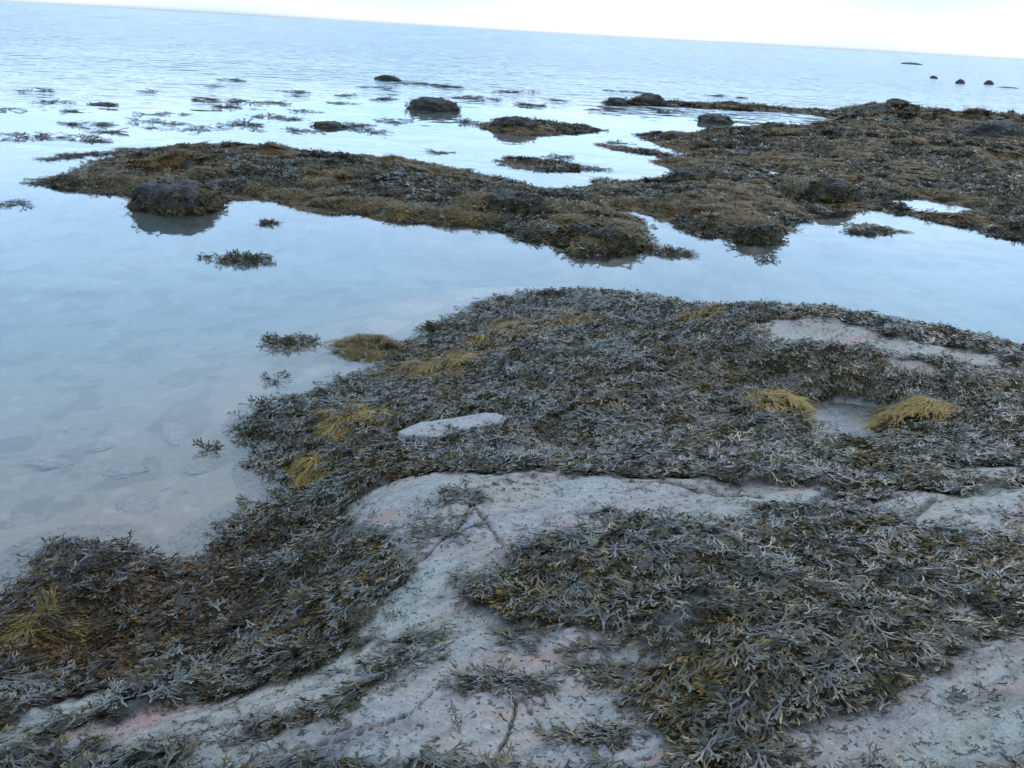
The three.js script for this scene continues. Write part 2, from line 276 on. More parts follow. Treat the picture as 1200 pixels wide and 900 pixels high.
// ---------------------------------------------------------------- the ground: one sheet, finer near, split where ledge, reef and sea floor meet
const M = {};
M.rock = new THREE.MeshStandardMaterial({ vertexColors: true, map: rockMap, bumpMap: rockBump, bumpScale: 0.01, roughness: 1, roughnessMap: rockRough });
const sandMap = dataTex(TW, (i) => { const g = .9 + .06 * grainA[i] + .03 * grainB[i]; return [g, g, g]; }, true);
M.bed = new THREE.MeshStandardMaterial({ vertexColors: true, map: sandMap, bumpMap: rockBump, bumpScale: 0.006, roughness: 0.9 });
{
  const SAND = [.38, .295, .22];
  const az = []; for (let i = 0; i <= 620; i++) az.push(-0.66 + 1.32 * i / 620); for (let i = 1; i < 70; i++) az.push(0.66 + (2 * Math.PI - 1.32) * i / 70);
  const rad = [0.02]; let r = 0.5; while (r < 4.2) { rad.push(r); r *= r < 1.4 ? 1.03 : 1.0048; } while (r < 45) { rad.push(r); r *= 1.0062; } while (r < 30000) { rad.push(r); r *= 1.25; }
  const na = az.length, nr = rad.length, P = new Float32Array(na * nr * 3), C = new Float32Array(na * nr * 3), UV = new Float32Array(na * nr * 2), kind = new Uint8Array(na * nr);
  for (let j = 0; j < nr; j++) for (let i = 0; i < na; i++) {
    const x = Math.sin(az[i]) * rad[j], z = -Math.cos(az[i]) * rad[j], h = groundHeight(x, z), o = j * na + i;
    P[o * 3] = x; P[o * 3 + 1] = h; P[o * 3 + 2] = z; UV[o * 2] = x / 1.7; UV[o * 2 + 1] = z / 1.7;
    let c; const b = bareAt(x, z), ledge = z > -9.3 && h > -0.10;
    if (h > -0.10 || (h > -.14 && z < -9.3)) {
      const [u, v] = grain(x, z, 0.5, 2.4);
      const pink = sstep(0.12, 0.5, fbm(n2b, u * 1.3 + 4, v * 1.3, 4)) * 0.85, lilac = sstep(-0.2, 0.35, fbm(n2c, u * .8, v * .8 + 9, 3)), dark = sstep(0.12, 0.42, fbm(n2a, u * 3.1 + 2, v * 3.6, 4));
      c = [lerp(.36, .37, lilac), lerp(.335, .325, lilac), lerp(.28, .30, lilac)];
      c = [lerp(c[0], .44, pink), lerp(c[1], .27, pink), lerp(c[2], .23, pink)];
      const k = .86 * (1 - 0.34 * dark); c = c.map((q) => q * k);
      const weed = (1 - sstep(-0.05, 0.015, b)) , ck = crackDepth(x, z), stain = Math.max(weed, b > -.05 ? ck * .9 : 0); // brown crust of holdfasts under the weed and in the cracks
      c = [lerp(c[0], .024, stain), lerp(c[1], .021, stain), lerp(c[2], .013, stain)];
      kind[o] = ledge ? 1 : 2;
      if (ledge && h + .015 * n2a(x * 5, z * 5) < -.055) c = SAND; // sand over the foot of the rock
    } else {
      const d = fbm(n2a, x * .55, z * .55, 4), weedy = sstep(.12, .22, fbm(n2a, x * 1.6, z * 1.1, 5)) * .55 + sstep(.3, .36, fbm(n2c, x * 3.1, z * 3.1, 3)) * -.4;
      c = SAND.map((q, k) => lerp(q, [.21, .165, .12][k], weedy));
    }
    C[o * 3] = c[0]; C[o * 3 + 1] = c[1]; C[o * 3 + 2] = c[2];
  }
  const idx = [[], [], []];
  for (let j = 0; j < nr - 1; j++) for (let i = 0; i < na; i++) {
    const i2 = (i + 1) % na, a = j * na + i, b = j * na + i2, c = a + na, d = b + na, k = Math.max(kind[a], kind[b], kind[c], kind[d]);
    idx[k].push(a, b, d, a, d, c);
  }
  const full = new THREE.BufferGeometry(); full.setAttribute('position', new THREE.BufferAttribute(P, 3)); full.setIndex([].concat(idx[0]).concat(idx[1]).concat(idx[2])); full.computeVertexNormals();
  const N = full.attributes.normal.array;
  ['sea_floor', 'rock_ledge', 'rock_reef'].forEach((name, k) => {
    const map = new Int32Array(na * nr).fill(-1), p = [], n = [], c = [], uv = [], ix = [];
    for (const v of idx[k]) { if (map[v] < 0) { map[v] = p.length / 3; for (let q = 0; q < 3; q++) { p.push(P[v * 3 + q]); n.push(N[v * 3 + q]); c.push(C[v * 3 + q]); } uv.push(UV[v * 2], UV[v * 2 + 1]); } ix.push(map[v]); }
    const g = new THREE.BufferGeometry();
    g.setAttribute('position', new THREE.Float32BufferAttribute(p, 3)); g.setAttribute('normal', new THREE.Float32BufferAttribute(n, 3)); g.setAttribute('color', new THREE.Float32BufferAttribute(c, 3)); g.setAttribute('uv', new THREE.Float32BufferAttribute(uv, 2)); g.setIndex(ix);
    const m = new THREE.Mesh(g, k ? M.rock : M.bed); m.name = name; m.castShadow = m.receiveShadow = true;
    m.userData = { kind: 'structure', category: ['sea floor', 'rock ledge', 'rock reef'][k], label: ['pale sandy sea floor seen through the still shallows', 'grey and pink bedrock ledge with bare slabs between mats of weed', 'low bedrock reef under brown weed out in the water'][k] };
    scene.add(m);
  });
}
// ---------------------------------------------------------------- water
{
  const W = 1024, T = 36; // a tile of open-sea wavelets, 36 m
  const R = rngOf(31), sx = new Float32Array(W * W), sz = new Float32Array(W * W), waves = [];
  for (let k = 0; k < 70; k++) { const L = 0.3 * Math.pow(9, R()), a = 1.9 + (R() - 0.5) * 3.4, kx = Math.round(T / L * Math.cos(a)), kz = Math.round(T / L * Math.sin(a)); waves.push([kx, kz, R() * 6.283, 0.027 * Math.pow(L, -0.1)]); }
  const tab = new Float32Array(4096); for (let i = 0; i < 4096; i++) tab[i] = Math.cos(i / 4096 * 2 * Math.PI);
  for (const [kx, kz, ph, s] of waves) { const l = Math.hypot(kx, kz) || 1, ax = s * kx / l, az = s * kz / l, p0 = ph / 6.2832 * 4096; for (let j = 0; j < W; j++) for (let i = 0; i < W; i++) { const c = tab[(((kx * i + kz * j) * 4 + p0) | 0) & 4095], o = j * W + i; sx[o] += ax * c; sz[o] += az * c; } }
  const tex = (w, fn) => { const d = new Uint8Array(w * w * 4); for (let j = 0; j < w; j++) for (let i = 0; i < w; i++) { const [a, b] = fn(i, j), o = (j * w + i) * 4; d[o] = clamp(.5 - a) * 255; d[o + 1] = clamp(.5 - b) * 255; d[o + 2] = 255; d[o + 3] = 255; } const t = new THREE.DataTexture(d, w, w, THREE.RGBAFormat); t.wrapS = t.wrapT = THREE.RepeatWrapping; t.magFilter = THREE.LinearFilter; t.minFilter = THREE.LinearFilter; t.needsUpdate = true; return t; };
  const open = tex(W, (i, j) => [sx[j * W + i], sz[j * W + i]]);
  // the sheltered water: still between the rocks, ruffled in bands farther out
  const S = 2048, X0 = -50, Z1 = 20, SZ = 100, get = (a, x, z) => { const u = ((Math.floor(x / T * W) % W) + W) % W, v = ((Math.floor(z / T * W) % W) + W) % W; return a[v * W + u]; };
  const calm = tex(S, (i, j) => {
    const x = X0 + (i + .5) / S * SZ, zz = (j + .5) / S * SZ, z = Z1 - zz, r = Math.hypot(x, z);
    const band = sstep(-0.25, 0.55, fbm(n2c, x * 0.035, z * 0.11, 3)), out = sstep(24, 48, r - 6 * n2a(x * .05, z * .05) + Math.max(0, x) * -0.25 + Math.max(0, -x) * .1);
    const amp = 0.012 + 0.05 * band * sstep(10, 22, r) + out * lerp(0.7 + 0.65 * band, 1.35, sstep(55, 78, r));
    return [get(sx, x, zz) * amp + 0.002 * Math.sin(z * 9 + 2 * n2a(x * .7, z * .7)), get(sz, x, zz) * amp + 0.002 * n2b(x * 1.1, z * 2.2)];
  });
  const still = dataTex(512, (k) => { const i = k % 512, j = k / 512 | 0, x = X0 + (i + .5) / 512 * SZ, z = Z1 - (j + .5) / 512 * SZ, r = Math.hypot(x, z), v = lerp(.15, 1, sstep(24, 46, r - 6 * n2a(x * .05, z * .05) + Math.max(0, x) * -0.25 + Math.max(0, -x) * .1)); return [v, v, v]; });
  const water = (map, s, rough = .03) => new THREE.MeshPhysicalMaterial({ color: 0xffffff, transmission: 1, thickness: 1, ior: 1.333, roughness: rough, attenuationColor: new THREE.Color().setRGB(0.60, 0.82, 0.95), attenuationDistance: 2.2, normalMap: map, normalScale: new THREE.Vector2(s, s) });
  const quads = (rects, uvOf) => { const p = [], n = [], uv = [], ix = []; for (const [xa, xb, za, zb] of rects) { const o = p.length / 3; for (const [x, z] of [[xa, zb], [xb, zb], [xb, za], [xa, za]]) { p.push(x, 0, z); n.push(0, 1, 0); uv.push(...uvOf(x, z, za)); } ix.push(o, o + 1, o + 2, o, o + 2, o + 3); } const g = new THREE.BufferGeometry(); g.setAttribute('position', new THREE.Float32BufferAttribute(p, 3)); g.setAttribute('normal', new THREE.Float32BufferAttribute(n, 3)); g.setAttribute('uv', new THREE.Float32BufferAttribute(uv, 2)); g.setIndex(ix); return g; };
  const FAR = 28000;
  const sea = new THREE.Mesh(quads([[-FAR, FAR, -FAR, -700], [-FAR, FAR, -700, -190], [-FAR, FAR, -190, -80], [-FAR, -50, -80, 20], [50, FAR, -80, 20]], (x, z, za) => { const k = za < -800 ? 37 : za < -400 ? 6.3 : 1; return [x / T / k, -z / T / k]; }), water(open, 1.35, .17));
  sea.name = 'sea'; sea.userData = { kind: 'structure', category: 'sea', label: 'pale blue open sea ruffled by small waves' }; sea.receiveShadow = true; scene.add(sea);
  const lag = new THREE.Mesh(quads([[-50, 50, -80, 20]], (x, z) => [(x - X0) / SZ, (Z1 - z) / SZ]), water(calm, 1.0));
  lag.material.roughness = .17; lag.material.roughnessMap = still; lag.name = 'shallow_water'; lag.userData = { kind: 'structure', category: 'water', label: 'still shallow water lying between the ledge and the reef' }; lag.receiveShadow = true; scene.add(lag);
  // tide pool in the hollow
  const sh = new THREE.Shape(), [cx, cz] = POOL; for (let k = 0; k < 28; k++) { const a = k / 28 * 6.283, rr = 0.36 + .03 * Math.sin(3 * a) ; const q = [Math.cos(a) * rr * 1.05, Math.sin(a) * rr * .95]; k ? sh.lineTo(...q) : sh.moveTo(...q); }
  const pg = new THREE.ShapeGeometry(sh); pg.rotateX(-Math.PI / 2);
  const pool = new THREE.Mesh(pg, water(calm, 0.3)); pool.position.set(cx, .245, cz); pool.name = 'tide_pool'; pool.userData = { kind: 'structure', category: 'tide pool', label: 'small bright tide pool in a dark hollow between yellow weed tufts' }; scene.add(pool);
}
// ---------------------------------------------------------------- weed: frond shapes
const COL = { slate: [.024, .022, .014], olive: [.060, .046, .015], ochre: [.24, .150, .026], dark: [.028, .026, .018] };
function frondGeometry(seed, o = {}) { // a flat forked frond of bladder weed lying along +x, base at 0
  const R = rngOf(seed), { levels = 4, seg = .034, width = .0078, spread = .27, lift = .36, curl = 1 } = o, p = [], c = [], ix = [];
  const tipTone = COL.ochre, body = COL.slate, mid = COL.olive;
  function branch(pos, dir, side, up, w, level) {
    const n = 2, L = seg * (.75 + .55 * R()) * (level === 0 ? 1.2 : 1), bend = (R() - .5) * .5, pit = (R() - .5) * lift * 2 - (level > 1 ? .12 : -.1) * curl, tw = (R() - .5) * 1.5;
    let d = dir.clone(), s = side.clone(), u = up.clone(), q = pos.clone(); const last = level === levels, glow = last ? (R() < .42 ? .45 + .5 * R() : .08) : 0, tone = R();
    const start = p.length / 3;
    for (let k = 0; k <= n; k++) {
      const t = k / n, ww = w * (last ? (k === n ? .45 : 1.05 + .25 * t) : lerp(.9, 1.1, t));
      const mixA = clamp(.25 * level / levels + tone * .45), col = [0, 1, 2].map((i) => lerp(lerp(body[i], mid[i], mixA), tipTone[i], glow * t));
      for (const e of [-1, 0, 1]) { const v = q.clone().addScaledVector(s, e * ww).addScaledVector(u, e ? 0 : w * .34); p.push(v.x, v.y, v.z); const rib = e ? 1 : .75; c.push(col[0] * rib, col[1] * rib, col[2] * rib); }
      if (k < n) {
        const rot = new THREE.Quaternion().setFromAxisAngle(u, bend / n).multiply(new THREE.Quaternion().setFromAxisAngle(s, -pit / n)).multiply(new THREE.Quaternion().setFromAxisAngle(d, tw / n));
        d.applyQuaternion(rot); s.applyQuaternion(rot); u.applyQuaternion(rot); q = q.clone().addScaledVector(d, L / n);
      }
    }
    for (let k = 0; k < n; k++) for (let e = 0; e < 2; e++) { const a = start + k * 3 + e; ix.push(a, a + 1, a + 4, a, a + 4, a + 3); }
    if (level < levels) for (const sg of [-1, 1]) {
      if (level > 1 && R() < .14) continue;
      const a = sg * spread * (.6 + .7 * R()), rot = new THREE.Quaternion().setFromAxisAngle(u, a);
      branch(q, d.clone().applyQuaternion(rot), s.clone().applyQuaternion(rot), u, w * .95, level + 1);
    }
  }
  branch(new THREE.Vector3(0, .004, 0), new THREE.Vector3(1, .1, 0).normalize(), new THREE.Vector3(0, 0, 1), new THREE.Vector3(-.1, 1, 0).normalize(), width * .7, 0);
  const g = new THREE.BufferGeometry(); g.setAttribute('position', new THREE.Float32BufferAttribute(p, 3)); g.setAttribute('color', new THREE.Float32BufferAttribute(c, 3)); g.setIndex(ix); g.computeVertexNormals(); return g;
}
function strandGeometry(seed, n = 16, len = .3, w = .0032) { // long thin strands of knotted weed falling along +x
  const R = rngOf(seed), p = [], c = [], ix = [];
  for (let s = 0; s < n; s++) {
    let a = (R() - .5) * .9, pit = .35 + .5 * R(); const L = len * (.6 + .6 * R()), K = 7; let x = (R() - .5) * .05, y = .01, z = (R() - .5) * .08; const tone = R(), st = p.length / 3;
    for (let k = 0; k <= K; k++) {
      const t = k / K, ww = w * (k === K ? .4 : 1 + .5 * Math.sin(k * 2.1 + s)), sn = Math.sin(a), cs = Math.cos(a);
      for (const e of [-1, 0, 1]) { p.push(x - e * ww * sn, y + (e ? 0 : ww * .8), z + e * ww * cs); const m = clamp(.25 + .6 * tone + .2 * t); c.push(lerp(.085, .31, m), lerp(.058, .195, m), lerp(.012, .018, m)); }
      x += cs * Math.cos(pit) * L / K; z += sn * Math.cos(pit) * L / K; y += Math.sin(pit) * L / K; pit -= .22 + .12 * R(); a += (R() - .5) * .5; if (y < .004) { y = .004 + .006 * R(); pit = Math.max(pit, -.05); }
    }
    for (let k = 0; k < K; k++) for (let e = 0; e < 2; e++) { const q = st + k * 3 + e; ix.push(q, q + 1, q + 4, q, q + 4, q + 3); }
  }
  const g = new THREE.BufferGeometry(); g.setAttribute('position', new THREE.Float32BufferAttribute(p, 3)); g.setAttribute('color', new THREE.Float32BufferAttribute(c, 3)); g.setIndex(ix); g.computeVertexNormals(); return g;
}
const place = (g, x, y, z, yaw, pitch, roll, s, sy = s) => g.clone().applyMatrix4(new THREE.Matrix4().compose(new THREE.Vector3(x, y, z), new THREE.Quaternion().setFromEuler(new THREE.Euler(roll, yaw, pitch, 'YZX')), new THREE.Vector3(s, sy, s)));
M.weed = new THREE.MeshPhysicalMaterial({ vertexColors: true, roughness: .31, ior: 1.55, side: THREE.DoubleSide });
M.weedDull = new THREE.MeshPhysicalMaterial({ vertexColors: true, roughness: .6, ior: 1.4, specularIntensity: .55, side: THREE.DoubleSide });
M.wrack = new THREE.MeshPhysicalMaterial({ vertexColors: true, roughness: .55, ior: 1.4, side: THREE.DoubleSide });
const fronds = []; for (let k = 0; k < 10; k++) fronds.push(frondGeometry(100 + k * 7, { levels: k % 3 ? 4 : 3, spread: .34 + .02 * (k % 5), lift: .25 + .05 * (k % 4) }));
const tufts = []; // a holdfast's worth of fronds, for the reef and the floating patches
for (let k = 0; k < 5; k++) { const R = rngOf(300 + k), l = []; for (let i = 0; i < 9; i++) l.push(place(fronds[(i + k * 3) % 10], (R() - .5) * .12, .0 + .03 * R(), (R() - .5) * .12, R() * 6.283, .02 + .2 * R(), 0, 1 + .5 * R())); tufts.push(mergeGeometries(l)); }
const strands = []; for (let k = 0; k < 5; k++) strands.push(strandGeometry(500 + k));
const wrackTufts = []; for (let k = 0; k < 3; k++) { const R = rngOf(520 + k), l = []; for (let i = 0; i < 5; i++) l.push(place(strands[(i + k) % 5], (R() - .5) * .15, 0, (R() - .5) * .15, R() * 6.283, 0, 0, 1)); wrackTufts.push(mergeGeometries(l)); }

// an InstancedMesh per shape, all under one object
function carpet(name, label, shapes, mat, items) { // items: {x,y,z, n:normal, yaw, pitch, s, tint}
  const g = new THREE.Group(); g.name = name; g.userData = { kind: 'stuff', category: 'seaweed', label }; scene.add(g);
  const per = shapes.map(() => []); items.forEach((it, i) => per[it.k ?? i % shapes.length].push(it));
  const up = new THREE.Vector3(0, 1, 0), q = new THREE.Quaternion(), e = new THREE.Euler(), q2 = new THREE.Quaternion(), m4 = new THREE.Matrix4(), v = new THREE.Vector3(), sc = new THREE.Vector3(), col = new THREE.Color();
  per.forEach((list, k) => {
    if (!list.length) return;
    const im = new THREE.InstancedMesh(shapes[k], Array.isArray(mat) ? mat[k % mat.length] : mat, list.length); im.name = 'fronds'; im.userData = { kind: 'stuff' }; im.castShadow = im.receiveShadow = true;
    list.forEach((it, i) => { q.setFromUnitVectors(up, it.n); q2.setFromEuler(e.set(it.roll || 0, it.yaw, it.pitch, 'YZX')); q.multiply(q2); im.setMatrixAt(i, m4.compose(v.set(it.x, it.y, it.z), q, sc.set(it.s, it.sy ?? it.s, it.s))); im.setColorAt(i, col.setRGB(...it.tint)); });
    g.add(im);
  });
  return g;
}
const normalAt = (x, z, e = .06) => new THREE.Vector3(groundHeight(x - e, z) - groundHeight(x + e, z), 2 * e, groundHeight(x, z - e) - groundHeight(x, z + e)).normalize();
const tintOf = (R, warm) => { const b = .45 + .95 * R(), w = clamp(warm + (R() - .5) * .5); return [b * lerp(.95, 1.7, w), b * lerp(.98, 1.35, w), b * lerp(1.1, .75, w)]; };
// the ledge's carpet
{
  const R = rngOf(41), items = [], strip = [], HUMMOCK = onGround(90, 690);
  const inView = (x, z) => Math.abs(x) < -z * 0.62 + 1.1;
  let tries = 0;
  while (items.length < 105000 && tries++ < 900000) {
    const z = -9.2 + Math.pow(R(), .8) * 8.0, x = -4.2 + R() * 11.0; if (!inView(x, z)) continue;
    const b = bareAt(x, z); if (b > 0.012) continue;
    let h = groundHeight(x, z); if (h < -0.055) continue;
    if (h < .27 && Math.hypot(x - POOL[0], z - POOL[1]) < .34) continue;
    const float = h < 0.0 && h > -.055; if (float && R() > .7) continue;
    const n = float ? new THREE.Vector3(0, 1, 0) : normalAt(x, z);
    // fronds lie combed downhill and along a slowly turning drift
    const drift = 0.9 + 1.9 * fbm(n2b, x * .5, z * .5, 2), dx = n.x * 3.2 + Math.cos(drift) * .75, dz = n.z * 3.2 + Math.sin(drift) * .75;
    const yaw = -Math.atan2(dz, dx) + (R() < .14 ? R() * 6.283 : (R() - .5) * 1.1), s = .32 + .42 * Math.pow(R(), 1.4), lx = Math.cos(yaw) * s, lz = -Math.sin(yaw) * s; if (bareAt(x + lx * .16, z + lz * .16) > .0 || bareAt(x + lx * .09, z + lz * .09) > .01 || bareAt(x + lx * .045, z + lz * .045) > .01) continue;
    const warm = sstep(-.15, .5, fbm(n2c, x * 1.3, z * 1.3 + 20, 3)) * .8;
    const red = Math.hypot(x - HUMMOCK[0], z - HUMMOCK[1]) + .25 * n2a(x * 3, z * 3) < .75, wetPatch = .74 + .9 * fbm(n2a, x * 2.3 + 40, z * 2.3, 2), pick = (R() * 5 | 0) * 2 + (R() < (red ? .25 : wetPatch) ? 0 : 1), tn = tintOf(R, warm); if (red) { tn[0] *= .85; tn[1] *= .68; tn[2] *= .68; }
    items.push({ k: pick, x, y: (h < -.055 ? h : Math.max(h, -.012)) + .008 + .03 * R() * R(), z, n, yaw, pitch: -.05 + .16 * R() * R(), roll: (R() - .5) * .3, s, sy: s * .6, tint: tn });
  }
  console.log('ledge fronds', items.length, tries);
  carpet('seaweed_carpet', 'slate grey and olive carpet of forked seaweed draped over the near rock ledge', fronds, [M.weed, M.weedDull], items);
  // small stray bits and torn tips over the bare slabs
  for (let t = 0; t < 60000 && strip.length < 2600; t++) {
    const z = -6.5 + R() * 5.2, x = -3 + R() * 7.5, b = bareAt(x, z); if (b < 0.01 || !inView(x, z)) continue;
    const [u, v] = grain(x, z, 1.2, 4.5), dens = sstep(.12, .5, fbm(n2a, u + 5, v, 3)) + .9 * (1 - sstep(0, .09, b)) + crackDepth(x, z) * 2 + .03; if (R() > dens * .55) continue;
    strip.push({ x, y: groundHeight(x, z) + .003, z, n: normalAt(x, z, .03), yaw: -LAY + (R() - .5) * 2 + (R() < .5 ? 3.14 : 0), pitch: .03 * R(), roll: (R() - .5) * .4, s: .16 + .3 * R() * R(), tint: tintOf(R, R() * .5).map((q) => q * .75) });
  }
  carpet('seaweed_scraps', 'small dark scraps of seaweed scattered over the bare rock slabs', fronds, M.weed, strip);
}
// the reef's carpet
{
  const R = rngOf(43), items = [], yel = [];
  for (let t = 0; t < 500000 && items.length < 30000; t++) {
    const z = -46 + R() * 35.5, x = -18 + R() * 48; if (Math.abs(x) > -z * .62 + 2) continue;
    let hit = false; for (const p of reefPolys) if (near(p, x, z, .5)) { hit = true; break; } if (!hit) continue;
    const h = groundHeight(x, z); if (h < -0.10 || (h < -.02 && R() > .5)) continue;
    const n = h < 0 ? new THREE.Vector3(0, 1, 0) : normalAt(x, z, .15), warm = sstep(-.12, .25, fbm(n2c, x * .55, z * .4 + 31, 3) + (x < -1 ? .06 : 0));
    const far = clamp(-z / 30, .6, 1.4);
    (R() < warm * .55 ? yel : items).push({ x, y: Math.max(h, -.02) + .012, z, n, yaw: R() * 6.283, pitch: 0, s: (.9 + .5 * R()) * far, sy: .6 * far, tint: tintOf(R, warm * .9).map((q) => q * .8) });
  }
  console.log('reef tufts', items.length, yel.length);
  carpet('seaweed_carpet_001', 'brown and slate seaweed covering the low reef out in the water', tufts, [M.weedDull, M.weed, M.weedDull], items);
  carpet('wrack_carpet', 'yellow brown stringy wrack in bands across the low reef', wrackTufts, M.wrack, yel.map((y) => ({ ...y, tint: y.tint.map((q) => q * .28 + .05) })));
}

// ---------------------------------------------------------------- single things
const names = {}; const numbered = (n) => { const k = names[n] = (names[n] ?? -1) + 1; return k ? `${n}_${String(k).padStart(3, '0')}` : n; };
function thing(name, label, category, [x, y, z], group) { const o = new THREE.Group(); o.name = numbered(name); o.position.set(x, y, z); o.userData = { label, category }; if (group) o.userData.group = group; scene.add(o); return o; }
function part(name, geo, mat, parent, kind) { const m = new THREE.Mesh(geo, mat); m.name = name; m.castShadow = m.receiveShadow = true; if (kind) m.userData.kind = kind; parent.add(m); return m; }
const tintGeo = (g, t) => { const c = g.attributes.color; for (let i = 0; i < c.count; i++) c.setXYZ(i, c.getX(i) * t[0], c.getY(i) * t[1], c.getZ(i) * t[2]); return g; };
const slant = (x, z, y = 0) => Math.hypot(x, z, CAM_H - y);
M.boulder = new THREE.MeshStandardMaterial({ vertexColors: true, map: rockMap, bumpMap: rockBump, bumpScale: .02, roughness: .7 });
function stoneGeometry(seed, w, h, d, tone) { // a rounded, faceted stone standing on y = 0, its foot a little below
  const g = new THREE.IcosahedronGeometry(1, w > .6 ? 14 : 7), R = rngOf(seed), ox = R() * 50, oy = R() * 50, p = g.attributes.position, c = new Float32Array(p.count * 3), uv = new Float32Array(p.count * 2);
  for (let i = 0; i < p.count; i++) {
    let x = p.getX(i), y = p.getY(i), z = p.getZ(i);
    const k = 1 + .16 * n3(x * 1.1 + ox, y * 1.1, z * 1.1 + oy) + .07 * n3(x * 2.6 + oy, y * 2.6 + ox, z * 2.6) + .03 * n3(x * 7, y * 7 + ox, z * 7);
    x = Math.sign(x) * Math.pow(Math.abs(x * k), .92); z *= k; y = y > 0 ? y * k : y * .4;
    const t = sstep(-.3, .5, n3(x * 3 + ox, y * 3, z * 3)), f = .8 + .5 * n3(x * 6, y * 6 + ox, z * 6) * .5;
    c[i * 3] = lerp(tone[0], tone[0] * 1.25, t) * f; c[i * 3 + 1] = tone[1] * f; c[i * 3 + 2] = tone[2] * f;
    p.setXYZ(i, x * w / 2, y * h, z * d / 2); uv[i * 2] = (x * w + z * d * .6) / 3.4; uv[i * 2 + 1] = (y * h * 2 + z * d * .5) / 3.4;
  }
  g.setAttribute('color', new THREE.BufferAttribute(c, 3)); g.setAttribute('uv', new THREE.BufferAttribute(uv, 2)); g.computeVertexNormals(); return g;
}
function weedOn(geo, seed, n, cover, s, warm, far) { // tufts lying on a stone
  const R = rngOf(seed), p = geo.attributes.position, nn = geo.attributes.normal, l = [], up = new THREE.Vector3(0, 1, 0);
  for (let t = 0; t < n * 6 && l.length < n; t++) {
    const i = R() * p.count | 0, N = new THREE.Vector3(nn.getX(i), nn.getY(i), nn.getZ(i)); if (p.getY(i) < 0 || !cover(p.getX(i), p.getY(i), p.getZ(i), N, R)) continue;
    const q = new THREE.Quaternion().setFromUnitVectors(up, N).multiply(new THREE.Quaternion().setFromEuler(new THREE.Euler((R() - .5) * .4, -Math.atan2(N.z, N.x) + (R() - .5) * 1.8, -.05)));
    const src = fronds[R() * 10 | 0];
    l.push(tintGeo(src.clone().applyMatrix4(new THREE.Matrix4().compose(new THREE.Vector3(p.getX(i), p.getY(i) + .005, p.getZ(i)), q, new THREE.Vector3(s, s * .7, s).multiplyScalar(.8 + .4 * R()))), tintOf(R, warm)));
  }
  return mergeGeometries(l);
}
// [pixel of the foot's middle, width and height in pixels, depth/width, foot level, tone, weed, label]
const stones = [
  [205, 249, 100, 41, .9, 0, [.062, .055, .058], 90, 'dark rounded boulder with weedy flanks standing in still water before the long reef'],
  [508, 130, 58, 19, .8, 0, [.04, .04, .042], 26, 'large dark boulder alone in the water beyond the long reef'],
  [604, 153, 52, 20, .9, .02, [.04, .042, .036], 22, 'humped weedy boulder at the end of a small weed islet'],
  [761, 122, 38, 14, .8, .02, [.05, .042, .04], 12, 'pointed brown boulder on the thin outer ridge of weed'],
  [722, 123, 28, 10, .8, .02, [.04, .036, .036], 10, 'low brown boulder next to a pointed one on the outer ridge'],
  [454, 95, 32, 8, .7, -.02, [.045, .05, .04], 9, 'low flat boulder awash far out, beyond the large dark boulder'],
  [837, 144, 44, 12, .8, 0, [.04, .038, .036], 12, 'low dark rock in the channel behind the weedy reef'],
  [1028, 139, 46, 15, .8, .08, [.05, .046, .044], 14, 'broad brown boulder on the seaward rim of the reef'],
  [1050, 127, 30, 12, .8, .05, [.05, .042, .042], 6, 'smooth rounded boulder rising behind a broad one on the seaward rim'],
  [1168, 163, 74, 22, .8, .15, [.032, .03, .028], 30, 'big blackish weedy boulder at the seaward edge of the reef'],
  [385, 151, 40, 10, .9, -.02, [.05, .05, .035], 16, 'small green brown rock barely above water among floating weed'],
  [122, 125, 32, 5, .9, -.02, [.045, .042, .035], 8, 'dark low rock awash among faint weed streaks'],
  [603, 248, 84, 26, .8, .05, [.05, .05, .052], 40, 'grey weedy boulder on the landward side of the long reef'],
  [700, 292, 100, 30, .6, .0, [.045, .045, .045], 60, 'broad slate coloured boulder under weed at the tip of the long reef'],
  [975, 232, 60, 24, .8, .1, [.05, .05, .054], 30, 'slate boulder half wrapped in weed in the middle of the reef'],
  [886, 284, 56, 24, .7, 0, [.04, .038, .036], 30, 'dark weedy boulder at the reef edge facing the ledge'],
  [805, 214, 46, 16, .8, .08, [.05, .05, .055], 18, 'bluish grey boulder at the inner end of the reef channel'],
  [1115, 184, 44, 10, .8, .2, [.035, .033, .03], 14, 'flat blackish rock bedded in the weed of the outer reef'],
];
stones.forEach(([px, py, w, h, dr, y, tone, n, label], i) => {
  const [x, z] = onLevel(px, py, y), L = slant(x, z, y), W = w / FOCAL * L * .94, Hh = h / FOCAL * L * .8, D = W * dr, r = Math.hypot(x, z), cx = x * (r + D * .42) / r, cz = z * (r + D * .42) / r;
  const t = thing('boulder', label, 'boulder', [cx, y - .02, cz]), g = stoneGeometry(700 + i * 3, W, Hh, D, tone.map((q) => q * .6));
  g.rotateY(.3 * Math.sin(i * 2.3)); part('stone', g, M.boulder, t);
  const cov = i === 0 ? (X, Y, Z, N, R) => Y < Hh * (.45 + .5 * R() * sstep(-.2, .3, X / W)) || R() < .25 : (X, Y, Z, N, R) => R() < .9;
  part('seaweed_cover', weedOn(g, 800 + i, i === 0 ? 800 : n * 10, cov, i === 0 ? .9 : 1.15, i === 0 ? .5 : i % 3 * .25, i !== 0), M.weedDull, t, 'stuff');
});
